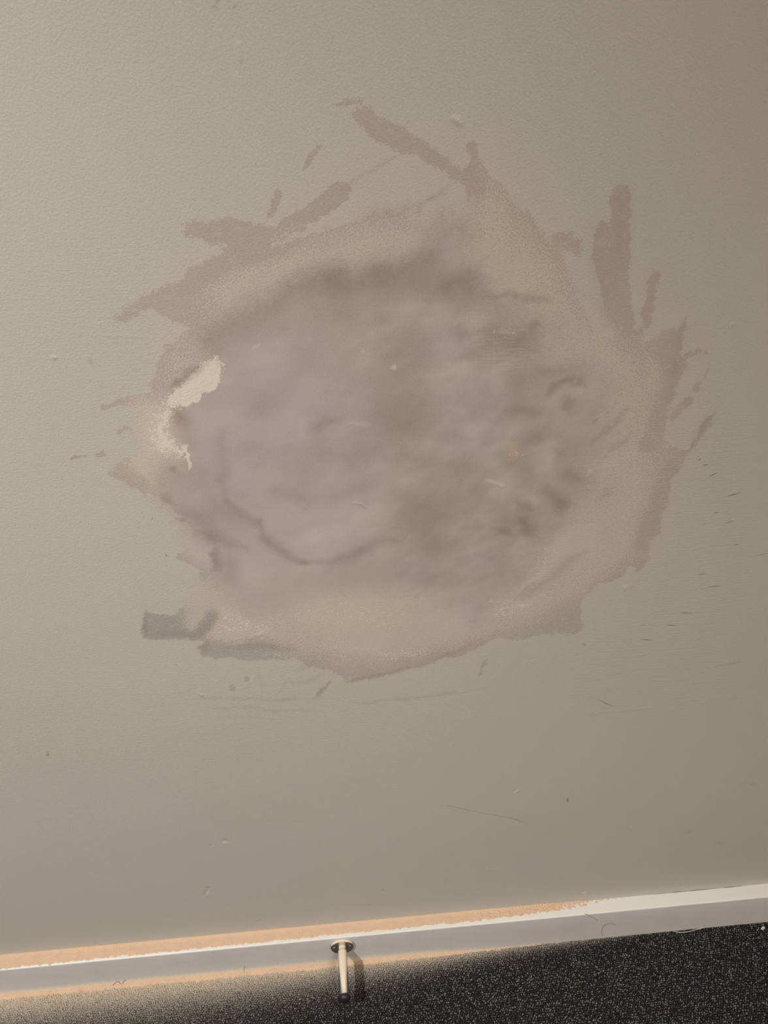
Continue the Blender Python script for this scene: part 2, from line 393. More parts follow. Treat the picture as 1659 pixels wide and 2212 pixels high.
# smears and rubbed streaks (soft)
for pts, w, k in [
   ([(449,737),(490,705),(537,686),(622,636),(685,598),(727,587)], 16, .17), ([(727,619),(791,602),(850,583),(900,566),(930,563)], 14, .17),
   ([(470,760),(530,735),(600,715)], 16, .08), ([(700,640),(800,618),(900,600)], 22, .08),
   ([(925,615),(950,612)], 20, .18), ([(975,618),(1030,622)], 15, .22), ([(1005,592),(1025,590)], 12, .14), ([(1050,643),(1120,638),(1160,643),(1186,646)], 6, .20),
   ([(975,718),(1008,722)], 9, .17), ([(1056,730),(1110,727),(1159,718)], 12, .18), ([(1141,697),(1168,700)], 7, .17), ([(1095,748),(1156,751)], 11, .16),
   ([(985,772),(1041,765)], 11, .16), ([(1162,797),(1216,803)], 8, .17), ([(1186,857),(1200,840),(1215,830)], 8, .26), ([(1213,828),(1247,827),(1259,838)], 6, .24), ([(1222,862),(1237,888)], 8, .2),
   ([(1086,884),(1120,888),(1159,893)], 8, .19), ([(1130,940),(1170,948)], 10, .12), ([(1205,975),(1215,985)], 11, .15), ([(1230,1022),(1253,1032)], 13, .2), ([(1176,1057),(1195,1070),(1212,1095)], 12, .26),
   ([(1123,1084),(1141,1099)], 10, .26), ([(1129,1130),(1142,1148)], 12, .28), ([(1062,1146),(1108,1156)], 7, .18), ([(1354,885),(1336,903),(1307,928),(1278,957)], 7, .17), ([(1365,939),(1311,972)], 5, .15),
   ([(1280,907),(1283,909)], 6, .28), ([(1264,1193),(1214,1222),(1164,1262),(1131,1295)], 10, .13), ([(1330,1050),(1290,1085)], 8, .1), ([(890,1000),(900,1100)], 26, .09),
   ([(483,931),(478,982),(480,1036),(490,1080)], 9, .13), ([(490,1080),(519,1109),(545,1130),(563,1127)], 9, .2), ([(563,1127),(572,1156),(592,1181),(624,1203),(664,1217)], 11, .24),
   ([(664,1217),(725,1213),(762,1199),(816,1174),(856,1167)], 11, .22), ([(422,1150),(465,1162),(537,1185)], 9, .18), ([(400,1105),(440,1120),(455,1150)], 16, .16),
   ([(469,1181),(466,1210),(468,1234)], 7, .28), ([(490,1200),(500,1250)], 16, .14), ([(460,1085),(500,1120)], 14, .1), ([(384,895),(398,905),(400,940),(415,975)], 11, .18), ([(371,1010),(383,1016)], 6, .24),
   ([(671,930),(700,908),(745,905)], 9, .12), ([(690,975),(760,985),(800,970)], 16, .10), ([(602,1062),(660,1083)], 14, .11), ([(800,930),(860,940)], 24, .09),
   ([(870,820),(880,900)], 34, .10), ([(600,860),(560,880)], 18, .08), ([(380,830),(410,805),(440,785)], 8, .30), ([(360,840),(385,828)], 6, .2), ([(350,1075),(370,1090)], 8, .2),
   ([(930,1060),(925,1150),(960,1230)], 30, .10), ([(1010,1130),(1000,1200)], 22, .06), ([(330,1372),(416,1375),(449,1348),(462,1318)], 10, .14), ([(316,1318),(312,1350),(306,1374)], 5, .18), ([(445,1388),(443,1412)], 9, .18), ([(500,1400),(600,1398)], 8, .10),
   ([(745,1474),(800,1462),(900,1440)], 4, .15), ([(940,1425),(1020,1395)], 6, .12), ([(1280,500),(1300,640)], 14, .05), ([(1338,430),(1341,560)], 15, .06), ([(1478,700),(1466,760)], 8, .08), ([(1525,908),(1490,968)], 8, .10), ([(1450,790),(1475,800)], 10, .09),
   ([(1490,1796),(1486,1797)], 9, .16), ([(1548,1818),(1562,1826)], 6, .09), ([(1610,1690),(1640,1696)], 3, .12), ([(1040,1882),(1090,1886)], 3, .06), ([(104,1626),(106,1638)], 3, .25), ([(1226,1722),(1226,1734)], 1.6, .5), ([(195,775),(197,785)], 4, .12),
   ([(168,986),(150,993)], 2, .2), ([(540,1771),(690,1777)], 2, .05),
   ([(432,1508),(560,1512),(691,1511)], 3, .10), ([(449,1527),(560,1530),(700,1540)], 4, .09), ([(470,1548),(600,1552)], 4, .06), ([(750,1521),(880,1508),(1048,1488)], 4, .10), ([(560,1440),(566,1510)], 4, .07), ([(640,1505),(600,1511)], 3, .08),
   ([(674,1511),(690,1503),(716,1468)], 4, .14), ([(620,1470),(596,1505)], 3, .07), ([(748,399),(807,366),(858,336)], 2.5, .09), ([(740,415),(800,385)], 2, .05), ([(900,440),(940,421),(975,406)], 5, .11), ([(770,470),(840,455),(900,438)], 7, .10),
   ([(520,1392),(600,1398),(640,1402)], 9, .10), ([(680,1430),(640,1450)], 5, .10), ([(575,480),(590,430)], 2, .08), ([(700,1455),(664,1472),(620,1478)], 5, .10)]:
    add_sum(dark, stroke_field(pts, w, w*1.25, taper=len(pts) > 1 and w < 12), k*0.88)
for pts, w, k in [([(870,1020),(835,1045),(800,1090),(790,1110)], 24, .13), ([(649,908),(646,939)], 5, .2), ([(762,917),(794,919)], 3, .3), ([(700,1110),(750,1150)], 40, .06), ([(960,1050),(955,1080)], 16, .14),
   ([(1030,960),(1000,940)], 26, .08), ([(1070,770),(1060,760)], 20, .05), ([(980,750),(990,790)], 22, .10), ([(1050,670),(1100,680)], 22, .08), ([(470,835),(490,822)], 6, .14), ([(1050,1036),(1075,1043),(1090,1050)], 2, .42), ([(1180,1000),(1130,1160)], 18, .06),
   ([(1110,1285),(1140,1260),(1170,1235)], 4, .18), ([(1200,1190),(1240,1120)], 14, .1), ([(750,1150),(790,1145)], 10, .08), ([(700,1395),(800,1400)], 8, .14), ([(870,1125),(885,1180)], 4, .06), ([(853,795),(853.5,795)], 3, .9), ([(784,759),(784.5,759)], 2, .5),
   ([(1249,810),(1241,827)], 2, .4), ([(1275,1015),(1268,1028)], 2, .4), ([(1290,905),(1305,895)], 3, .35), ([(560,745),(548,752)], 2, .4), ([(1060,1298),(1150,1302)], 3, .2), ([(1310,995),(1260,1030)], 14, .12)]:
    add_sum(dark, stroke_field(pts, w, w*1.5), -k*0.38)
# cloudy mottling inside the core
Wc = np.clip(core, 0, 1)
u = GX*0.94+GZ*0.34; v = -GX*0.34+GZ*0.94
cl = fbm(GX, GZ*1.35, 0.046, 3)-0.5; cl2 = fbm(u, v*1.6, 0.026, 9, 3)-0.5
rightside = smoothstep(-0.08, 0.12, GX)
dark += Wc*(cl*0.20+cl2*(0.10+0.20*rightside))
dark += np.clip(film, 0, 1)*(fbm(GX, GZ, 0.03, 21)-0.5)*0.05
vio = smoothstep(0.5, 0.75, fbm(GX, GZ, 0.045, 31))[..., None]*np.clip(film, 0, 1)[..., None]*0.22
tint = (tint*(1-vio)+tint*np.array([0.99, 0.98, 1.09])*vio)*np.array([1.0, 1.018, 0.982])

# brushed bands in the paint, drips and chips
add_max(brush, poly_field([(0,480),(330,500),(420,620),(330,800),(0,820)], .03), .55)
add_max(brush, poly_field([(1380,900),(1659,860),(1659,1560),(1250,1560),(1200,1400),(1420,1240)], .03), .8)
add_max(brush, poly_field([(0,1450),(560,1440),(760,1480),(1060,1470),(1060,1580),(0,1700)], .03), .5)
add_max(brush, poly_field([(0,940),(230,960),(230,1040),(0,1040)], .02), .5)
for q_, k_ in [([(1240,985),(1350,990),(1350,1030),(1250,1040)], .9), ([(1052,1295),(1150,1295),(1150,1335),(1052,1345)], .9), ([(1010,680),(1160,680),(1160,800),(1020,800)], .8),
             ([(1180,740),(1280,750),(1280,800),(1180,790)], .7), ([(1400,700),(1480,700),(1470,760),(1400,760)], .6), ([(480,1330),(600,1335),(600,1400),(480,1395)], .6), ([(1140,1180),(1240,1150),(1200,1280),(1130,1290)], .6), ([(800,1395),(950,1400),(900,1440),(800,1440)], .5)]:
    add_max(brush, poly_field(q_, .014), k_)
haze = np.zeros((NX, NZ))
for q_, k_, so_ in [([(350,560),(560,460),(760,340),(900,310),(1060,340),(1220,540),(1340,620),(1480,760),(1470,1000),(1420,1180),(1280,1290),(1060,1400),(760,1480),(430,1420),(420,1250),(330,1050),(300,900),(330,760)], 1.0, .035),
                    ([(620,500),(800,430),(1010,340),(1020,480),(900,500),(700,520)], 1.0, .02), ([(280,860),(400,860),(400,1040),(290,1040)], 1.0, .02), ([(400,1140),(470,1150),(480,1260),(400,1240)], .9, .02)]:
    add_max(haze, poly_field(q_, so_), k_)
add_tint(poly_field([(1095,955),(1112,958),(1112,985),(1098,988)], .004), (188, 158, 118), .6)
for pts, w, k in [([(990,256),(990,261)], 4, .5), ([(515,95),(520,128)], 2.5, .3), ([(460,0),(464,8)], 4, .4), ([(502,0),(502,10)], 3, .3), ([(1345,1266),(1350,1270)], 4, .45), ([(1575,706),(1578,705)], 3, .4),
   ([(121,771),(121,773)], 3, .4), ([(446,1918),(443,1930)], 5, -.5), ([(485,1817),(489,1819)], 4, -.5), ([(430,1502),(436,1504)], 3, .4), ([(762,1087),(780,1089),(789,1096)], 2, .25), ([(555,1460),(520,1490)], 3, .1),
   ([(383,1112),(392,1118)], 4, .3), ([(1113,1711),(1119,1708)], 2, .3), ([(453,1827),(458,1826)], 2, -.3), ([(1060,1042),(1085,1052),(1090,1046)], 1.6, .14), ([(1285,905),(1294,902),(1306,893)], 1.6, .2), ([(1052,1302),(1080,1303)], 1.0, .12), ([(1104,1300),(1120,1283),(1135,1268),(1150,1257)], 2, .1),
   ([(1400,1530),(1290,1540)], 2, .1), ([(60,700),(160,720),(330,730)], 2, .04), ([(20,770),(150,775)], 2, .03), ([(540,1380),(560,1372)], 3, .25), ([(430,1100),(440,1108)], 3, .2)]:
    add_sum(relief, stroke_field(pts, w, w*1.3), k)

# --- wall mesh: dense front, sparse back, plus fine scratch marks and bare chips
marks = []      # (pts, half width px, material index)
for pts in [[(1573,1071),(1596,1065)], [(1541,1108),(1552,1106)], [(1566,1130),(1585,1125)], [(1584,1178),(1597,1175)], [(1507,1241),(1525,1239)], [(1529,1268),(1545,1266),(1558,1265)], [(1469,1323),(1495,1325)],
            [(1438,1350),(1463,1351)], [(1383,1381),(1412,1383)], [(1258,1391),(1266,1393)], [(1291,1510),(1310,1520),(1325,1526)], [(1508,994),(1515,990)], [(1517,1006),(1530,1003)], [(1533,1028),(1550,1021)], [(1571,1072),(1600,1064)],
            [(1090,1764),(1115,1771),(1140,1779)], [(795,1955),(802,1953)], [(819,1930),(820,1929)], [(826,1923),(829,1921)], [(98,1632),(106,1628)], [(1225,1728),(1227,1731)], [(357,1197),(361,1202)], [(552,355),(553,354)], [(328,1121),(330,1119)]]:
    marks.append((pts, 0.8, 1))
for pts in [[(965,1740),(1000,1747),(1045,1757),(1090,1764)], [(1383,1350),(1395,1350)], [(1630,1200),(1659,1195)], [(1540,1440),(1600,1430)], [(550,1990),(566,1986)]]:
    marks.append((pts, 0.32, 1))
for pts, w in [([(481,1819.5),(485,1820.5),(490,1819)], 2.0), ([(446,1929),(452,1925)], 1.2), ([(989,259),(991,259)], 2.2), ([(1348,1269),(1350,1270)], 2.0), ([(1576,707),(1578,706)], 1.6), ([(1110,1713),(1119,1708)], 0.7), ([(1260,1936),(1266,1928)], 0.8),
               ([(120,773),(121,774)], 1.4), ([(1362,1788),(1365,1785)], 0.7), ([(751,1948),(753,1948)], 0.8), ([(1256,1929),(1266,1926)], 0.7), ([(120,772),(122,774)], 1.0), ([(1304,1266),(1305,1266)], 0.6)]:
    marks.append((pts, w, 2))

verts = np.stack([GX, np.zeros_like(GX), GZ], -1).reshape(-1, 3)
quads = grid_quads(NX, NZ)                      # order gives normal along -y
ex_v = []; ex_q = []; ex_m = []; off = len(verts)
TB = 0.12
bv = [(gx[0],0,0),(gx[-1],0,0),(gx[-1],0,3.0),(gx[0],0,3.0),(gx[0],TB,0),(gx[-1],TB,0),(gx[-1],TB,3.0),(gx[0],TB,3.0)]
bq = [(4,7,6,5),(0,4,5,1),(1,5,6,2),(2,6,7,3),(3,7,4,0)]
ex_v += bv; ex_q += [tuple(off+i for i in q) for q in bq]; ex_m += [0]*5; off += 8
for pts, w, mi in marks:
    P = on_wall(pts); k = w*0.00053; n = len(P)
    if n == 2: P = np.array([P[0], (P[0]+P[1])/2, P[1]]); n = 3
    ring = 6
    for i in range(n):
        a = P[max(i-1, 0)]; b = P[min(i+1, n-1)]; d = (b-a)/max(np.linalg.norm(b-a), 1e-9); nn = np.array([-d[1], d[0]])
        r = k*(0.25 if i in (0, n-1) else 1)
        for j in range(ring):
            t_ = j/ring*2*math.pi
            ex_v.append((P[i][0]+nn[0]*r*math.cos(t_), -math.sin(t_)*0.00022-0.00003, P[i][1]+nn[1]*r*math.cos(t_)))
        if i:
            for j in range(ring):
                a0 = off+(i-1)*ring+j; a1 = off+(i-1)*ring+(j+1) % ring
                ex_q.append((a0, a1, a1+ring, a0+ring)); ex_m.append(mi)
    off += n*ring
V = np.vstack([verts, np.array(ex_v)]); Q = np.vstack([quads, np.array(ex_q)])
me = np_mesh('wall_back', V, Q, True)
mi_arr = np.zeros(len(Q), np.int32); mi_arr[len(quads):] = ex_m
me.polygons.foreach_set('material_index', mi_arr)
def put_attr(me, name, rgba):
    a = me.attributes.new(name, 'FLOAT_COLOR', 'POINT')
    full = np.zeros((len(me.vertices), 4), np.float32); full[:len(rgba)] = rgba
    if name == 'patch_marks': full[len(rgba):] = (0.5, 0, 0.5, 0)
    a.data.foreach_set('color', full.ravel())
put_attr(me, 'patch_layers', np.stack([film, speck, core, cream], -1).reshape(-1, 4))
put_attr(me, 'patch_marks', np.stack([dark, brush, relief, haze], -1).reshape(-1, 4))
put_attr(me, 'patch_tint', np.concatenate([tint, np.ones((NX, NZ, 1))], -1).reshape(-1, 4))
mat_mark = plain('scuff_mark', hexlin(112, 100, 86), 0.8)
mat_chip = plain('bare_chip', hexlin(222, 212, 196), 0.6)
wall = tag(link('wall_back', me, None, [wall_material(), mat_mark, mat_chip]), kind='structure',
    label='beige painted wall with a large rough mauve filler patch above the skirting')

# ------------------------------------------------------------------ rest of the room shell
paint_plain = plain('room_paint', tuple(BASE), 0.7, nz=0.02, sc=40)
ceil_mat = plain('ceiling_paint', (0.75, 0.74, 0.70), 0.8, nz=0.02, sc=40)
for nm, a, b, mt in (('wall_left', (-2.5,-3.2,0), (-2.4,0,3.0), paint_plain), ('wall_right', (2.4,-3.2,0), (2.5,0,3.0), paint_plain),
                     ('wall_front', (-2.5,-3.3,0), (2.5,-3.2,3.0), paint_plain), ('ceiling', (-2.5,-3.3,3.0), (2.5,0.12,3.1), ceil_mat)):
    tag(link(nm, box_mesh(nm, a, b), None, [mt]), kind='structure')

# floor slab and loop pile carpet
floor = tag(link('floor', box_mesh('floor', (-2.5,-3.3,-0.1), (2.5,0.12,0.0)), None, [plain('carpet_backing', (0.012,0.012,0.015), 0.95, nz=0.3, sc=500)]), kind='structure',
    label='black and grey loop pile carpet dusted with plaster along the skirting')

def dust_amount(x, d):
    "plaster dust lying on the carpet, d = distance from the skirting"
    reach = np.interp(x, [-0.6, -0.3, -0.05, 0.12, 0.3, 0.45, 0.62], [0.085, 0.070, 0.048, 0.030, 0.016, 0.008, 0.005])
    top = np.interp(x, [-0.6, -0.2, 0.1, 0.35, 0.5, 0.62], [0.86, 0.86, 0.82, 0.55, 0.22, 0.1])
    return top*np.exp(-(np.maximum(d, 0)/reach)**1.3)+0.06

def carpet_pile():
    px, py = 0.0037, 0.0031
    xs = np.arange(-0.85, 0.98, px); ys = np.arange(-SK_D-0.0012, -0.45, -py)
    X, Y = np.meshgrid(xs, ys, indexing='ij')
    X = X+(np.arange(len(ys)) % 2)[None, :]*px/2
    rg = np.random.default_rng(5)
    X = (X+rg.normal(0, .0005, X.shape)).ravel(); Y = (Y+rg.normal(0, .0004, Y.shape)).ravel()
    Y = np.minimum(Y, -SK_D-0.001)
    N = len(X); ang = rg.normal(0.5, 0.7, N); hgt = rg.uniform(.0036, .0050, N); wid = rg.uniform(.0012, .0020, N); th = rg.uniform(.0007, .0011, N)
    S, Rg = 5, 4
    t = np.linspace(0, math.pi, S); r = np.linspace(0, 2*math.pi, Rg, endpoint=False)
    # arch in (u, z); tube around
    cu = -np.cos(t); cz = np.sin(t)**0.8
    V = np.empty((N, S, Rg, 3))
    un = np.stack([-np.cos(t), np.sin(t)], -1)      # outward
    for i in range(S):
        for j in range(Rg):
            au = wid*cu[i]+th*np.cos(r[j])*un[i, 0]; av = th*np.sin(r[j]); az = hgt*cz[i]-.001+th*np.cos(r[j])*un[i, 1]*0.8
            V[:, i, j, 0] = X+au*np.cos(ang)-av*np.sin(ang)
            V[:, i, j, 1] = np.minimum(Y+au*np.sin(ang)+av*np.cos(ang), -SK_D-0.0001)
            V[:, i, j, 2] = az
    base = (np.arange(N)*S*Rg)[:, None]
    q = []
    for i in range(S-1):
        for j in range(Rg):
            a = i*Rg+j; b = i*Rg+(j+1) % Rg
            q.append((a, b, b+Rg, a+Rg))
    Q = (base[:, :, None]+np.array(q)[None]).reshape(-1, 4)
    sx = np.arange(-0.85, 0.98, 0.0025); sy = np.arange(-SK_D, -0.45, -0.0025)
    SX, SY = np.meshgrid(sx, sy, indexing='ij')
    SZ = 0.0016+0.0016*vnoise(SX, SY, 0.0035, 61)
    sq = grid_quads(len(sx), len(sy), N*S*Rg)[:, ::-1]
    me = np_mesh('carpet_pile', np.vstack([V.reshape(-1, 3), np.stack([SX, SY, SZ], -1).reshape(-1, 3)]), np.vstack([Q, sq]), True)
    # yarn colour: dark navy yarn with pale grey flecks, one end of each loop
    dustv = dust_amount(X, -Y-SK_D)
    pale = rg.random(N)**0.75
    fl = np.zeros((N, S, Rg)); pos = rg.integers(1, 4, N)
    for i in range(S): fl[:, i, :] = (np.exp(-((i-pos)/0.75)**2)*pale)[:, None]
    fl *= rg.uniform(0.4, 1, (N, 1, Rg))
    col = np.stack([fl, np.repeat(dustv, S*Rg).reshape(N, S, Rg), np.repeat(rg.random(N), S*Rg).reshape(N, S, Rg), np.ones((N, S, Rg))], -1)
    a = me.attributes.new('yarn', 'FLOAT_COLOR', 'POINT'); 
    sc = np.stack([SX*0, dust_amount(SX, -SY-SK_D)*0.85, SX*0, SX*0+1], -1).reshape(-1, 4)
    a.data.foreach_set('color', np.vstack([col.reshape(-1, 4), sc]).astype(np.float32).ravel())
    t = NT('loop_yarn'); A = t.attr('yarn'); sp = t.n('ShaderNodeSeparateColor'); t.l(A.outputs['Color'], sp.inputs[0])
    c = t.mix(sp.outputs[2], (0.010, 0.010, 0.013), (0.022, 0.021, 0.024))
    c = t.mix(t.math('MULTIPLY', sp.outputs[0], 1.0, True), c, (0.46, 0.42, 0.37))
    n = t.noise(700, 4, 0.7)
    d = t.ramp(t.math('ADD', t.math('MULTIPLY', sp.outputs[1], 0.95), t.math('MULTIPLY', t.math('SUBTRACT', n, 0.5), 1.5)), 0.28, 0.85)
    c = t.mix(d, c, t.mix(t.ramp(sp.outputs[1], 0.5, 0.95), (0.40, 0.36, 0.31), (0.62, 0.50, 0.38)))
    t.l(c, t.b.inputs['Base Color']); t.b.inputs['Roughness'].default_value = 0.9; t.b.inputs['Specular IOR Level'].default_value = 0.15
    t.l(t.bump(t.noise(1600, 2), 0.6, 0.0006), t.b.inputs['Normal'])
    return tag(link('carpet_pile', me, floor, [t.m]), kind='stuff')
carpet_pile()

# ------------------------------------------------------------------ skirting board
def skirting():
    r = 0.0022; prof = [(-SK_D, 0.0), (-SK_D, 0.02), (-SK_D, 0.05)]
    for a in np.linspace(0, math.pi/2, 6): prof.append((-SK_D+r-r*math.cos(a), SK_H-r+r*math.sin(a)))
    prof += [(-SK_D*0.5, SK_H), (0.0, SK_H)]
    xs = np.linspace(-2.4, 2.4, 241); n = len(prof)
    V = np.array([[x, p[0], p[1]] for x in xs for p in prof])
    Q = grid_quads(len(xs), n)[:, ::-1]
    # close under the back
    me = np_mesh('baseboard_back', V, Q[:, ::-1], True)
    for p in me.polygons: pass
    t = NT('gloss_white_skirting')
    n1 = t.noise(60, 4, 0.6, stretch=(0.15, 1, 1)); n2 = t.noise(25, 4, 0.6)
    c = t.mix(t.ramp(n2, 0.35, 0.75), (0.66, 0.64, 0.63), (0.61, 0.595, 0.585))
    sc = t.ramp(t.noise(140, 4, 0.7, stretch=(0.12, 1, 2.2)), 0.66, 0.74)
    c = t.mix(t.math('MULTIPLY', sc, 0.22), c, (0.25, 0.24, 0.23))
    # light veil of plaster dust at the foot; upward facing paint set paler
    g = t.n('ShaderNodeNewGeometry'); s2 = t.n('ShaderNodeSeparateXYZ'); t.l(g.outputs['Position'], s2.inputs[0])
    foot = t.ramp(s2.outputs[2], 0.040, 0.004); side = t.ramp(s2.outputs[0], 0.38, 0.02)
    dn = t.noise(300, 4, 0.65)
    dm = t.ramp(t.math('ADD', t.math('MULTIPLY', foot, side), t.math('MULTIPLY', t.math('SUBTRACT', dn, 0.5), 0.7)), 0.45, 0.95)
    c = t.mix(t.math('MULTIPLY', dm, 0.85), c, (0.95, 0.77, 0.60))
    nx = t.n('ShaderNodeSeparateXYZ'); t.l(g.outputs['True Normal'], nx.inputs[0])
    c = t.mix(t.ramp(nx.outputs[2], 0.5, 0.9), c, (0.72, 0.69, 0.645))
    t.l(c, t.b.inputs['Base Color'])
    t.l(t.ramp(dm, 0, 1, 0.38, 0.85), t.b.inputs['Roughness'])
    t.l(t.bump(n1, 0.12, 0.001), t.b.inputs['Normal'])
    o = link('baseboard_back', me, None, [t.m])
    tag(o, kind='structure', label='white painted skirting board along the foot of the wall')
    return o
sk = skirting()

# cracked caulk line between skirting and wall
def tube(name, P, r, mat, parent=None, ring=6, flat=1.0, flatz=1.0):
    P = [Vector(p) for p in P]; V = []; Q = []
    for i, p in enumerate(P):
        d = (P[min(i+1, len(P)-1)]-P[max(i-1, 0)]).normalized()
        s = d.cross(Vector((0, 0, 1)));  s = s.normalized() if s.length > 1e-3 else Vector((1, 0, 0))
        t = s.cross(d).normalized()
        rr = (r[i] if isinstance(r, (list, tuple)) else r)
        for j in range(ring):
            a = j/ring*2*math.pi; V.append(p+s*rr*math.cos(a)*flat+t*rr*math.sin(a)*flatz)
    for i in range(len(P)-1):
        for j in range(ring):
            Q.append((i*ring+j, i*ring+(j+1) % ring, (i+1)*ring+(j+1) % ring, (i+1)*ring+j))
    for k in (0, len(P)-1):
        b = k*ring
        Q.append((b, b+1, b+2, b+3)); Q.append((b, b+3, b+4, b+5))
    me = np_mesh(name, [tuple(v) for v in V], Q, True)
    return link(name, me, parent, [mat])
crack_mat = plain('dark_crack', (0.10, 0.08, 0.06), 0.9)  # dark line colour of the cracked caulk
x0, x1 = plane_pt(1400, 1930, 1, 0)[0], plane_pt(1600, 1917, 1, 0)[0]
pts = [(x, -0.0003, SK_H+0.0006+0.0008*float(vnoise(np.array(x), np.array(0.), 0.012, 4))) for x in np.linspace(x0, x1, 50)]
rad = [0.00006+0.00042*float(vnoise(np.array(p[0]), np.array(1.), 0.009, 8))**1.6 for p in pts]
tube('caulk_crack', pts, rad, crack_mat, sk)

# ------------------------------------------------------------------ plaster dust on the ledge and on the floor
def dust_mat():
    t = NT('plaster_dust')
    n = t.noise(900, 4, 0.7); n2 = t.noise(90, 3)
    c = t.mix(t.ramp(n2, 0.3, 0.7), (0.66, 0.47, 0.325), (0.63, 0.445, 0.32))
    c = t.mix(t.ramp(n, 0.62, 0.80), c, (0.45, 0.30, 0.21))
    t.l(c, t.b.inputs['Base Color']); t.b.inputs['Roughness'].default_value = 1.0; t.b.inputs['Specular IOR Level'].default_value = 0.05
    t.l(t.bump(n, 0.7, 0.0007), t.b.inputs['Normal'])
    return t.m
DM = dust_mat()
def ledge_dust():
    xs = np.arange(-0.84, 0.42, 0.0008); w = np.linspace(0, SK_D-0.0008, 48)
    X, Y = np.meshgrid(xs, w, indexing='ij')
    lip = np.interp(xs, [-0.66, -0.56, -0.40, -0.1, 0.1, 0.2, 0.30, 0.42], [0.0012, 0.0016, 0.0036, 0.0050, 0.0056, 0.0066, 0.0095, 0.020])
    rag = (vnoise(xs, xs*0, 0.0065, 2)-.5)*0.0026+(vnoise(xs, xs*0+3, 0.0028, 5)-.5)*0.0017+(vnoise(xs, xs*0, 0.0013, 6)-.5)*0.0016
    edge = SK_D-(lip+rag)          # dust from the wall out to here
    d = (edge[:, None]-Y)
    fade = smoothstep(0.40, 0.24, X)
    g = fbm(X, Y, 0.0016, 12, 3)-.5
    h = np.clip(d/0.0008, -1, 1)*0.0007+np.clip(d/.008, 0, 1)*0.0004+g*0.0007-(1-fade)*0.0012
    h += (vnoise(X, Y, 0.0013, 15)-.5)*0.0022*smoothstep(0.10, 0.30, X)
    h += 0.0022*np.exp(-Y/0.0016)*fade*(0.7+0.6*vnoise(X, Y, 0.01, 14))
    h = np.where(d < 0, -0.0018, np.clip(h, -0.0006, 1))
    V = np.stack([X, -Y, SK_H+h], -1).reshape(-1, 3)
    me = np_mesh('plaster_dust', V, grid_quads(len(xs), len(w))[:, ::-1], True)
    o = link('plaster_dust', me, None, [DM])
    tag(o, 'layer of peach sanding dust lying on the ledge of the skirting board', 'dust', kind='stuff')
ledge_dust()
def foot_dust():
    xs = np.arange(-0.84, 0.36, 0.0008); w = np.linspace(0, 1, 22)
    X, T = np.meshgrid(xs, w, indexing='ij')
    amt = np.interp(xs, [-0.66, -0.3, 0.0, 0.15, 0.30, 0.36], [0.9, 1, 1, .75, .3, 0])[:, None]
    wob = 0.6+0.8*fbm(X, X*0, 0.012, 41, 3)
    L = 0.0075*amt*wob                      # reach over the carpet
    Hh = 0.0055*amt*(0.7+0.6*fbm(X, X*0+5, 0.006, 43, 3))
    y = -SK_D-T*L-0.00005
    z = 0.0012+Hh*(1-T)**1.6+(fbm(X, T*0.01, 0.0015, 45, 3)-.5)*0.0022
    V = np.stack([X, y, z], -1).reshape(-1, 3)
    me = np_mesh('plaster_dust', V, grid_quads(len(xs), len(w))[:, ::-1], True)
    o = link('plaster_dust', me, None, [DM])
    tag(o, 'fringe of peach sanding dust on the carpet at the foot of the skirting board', 'dust', kind='stuff')
foot_dust()

# ------------------------------------------------------------------ door stop
def lathe(name, prof, parent, mats, seg=64, caps=True):
    "profile (r, s): s runs away from the wall along -y"
    a = np.linspace(0, 2*math.pi, seg, endpoint=False)
    V = np.array([[r*math.cos(t), -s, r*math.sin(t)] for r, s in prof for t in a]); n = len(prof)
    Q = [(i*seg+j, (i+1)*seg+j, (i+1)*seg+(j+1) % seg, i*seg+(j+1) % seg) for i in range(n-1) for j in range(seg)]
    me = np_mesh(name, V, np.array(Q), True)
    return link(name, me, parent, mats)
def metal(name, col, rough, dusty):
    t = NT(name)
    g = t.n('ShaderNodeNewGeometry'); s = t.n('ShaderNodeSeparateXYZ'); t.l(g.outputs['Normal'], s.inputs[0])
    p = t.n('ShaderNodeSeparateXYZ'); t.l(g.outputs['Position'], p.inputs[0])
    n = t.noise(1400, 4, 0.7)
    dens = t.ramp(p.outputs[1], -0.075, -0.03, 0.22, 0.42)        # less dust towards the free end
    d = t.ramp(t.math('ADD', t.math('ADD', t.math('MULTIPLY', s.outputs[2], 0.55), dens), t.math('MULTIPLY', t.math('SUBTRACT', n, 0.5), 0.7)), 0.5, 0.75)
    d = t.math('MULTIPLY', d, dusty)
    t.l(t.mix(d, col, (0.80, 0.66, 0.52)), t.b.inputs['Base Color'])
    t.l(t.math('SUBTRACT', 1.0, d, True), t.b.inputs['Metallic'])
    t.l(t.ramp(d, 0, 1, rough, 0.9), t.b.inputs['Roughness'])
    t.l(t.bump(n, 0.05, 0.0003), t.b.inputs['Normal'])
    return t.m
ds = empty('door_stop', (-0.0410, -SK_D, 0.0592))
tag(ds, 'short metal door stop with black rubber tip screwed to the skirting board', 'door stop')
fr = 0.0182
screw_steel = metal('screw_steel', (0.30, 0.29, 0.28), 0.22, 0.12)
chrome = metal('chrome_flange', (0.62, 0.60, 0.58), 0.10, 0.9); steel = metal('satin_rod', (0.62, 0.60, 0.58), 0.36, 0.88)
lathe('flange', [(0.0, 0.0), (fr, 0.0), (fr, 0.0026), (fr-0.0004, 0.0038), (fr-0.0012, 0.0045), (fr-0.0020, 0.0044), (0.0110, 0.0038), (0.0, 0.0038)], ds, [chrome])
RL = 0.0716
lathe('rod', [(0.0057, 0.0036), (0.0057, 0.0085), (0.0065, 0.0092), (0.0068, 0.0105), (0.0070, RL), (0.0, RL)], ds, [steel])
rub = plain('black_rubber', (0.012, 0.012, 0.013), 0.45, nz=0.2, sc=900, bump=0.2)
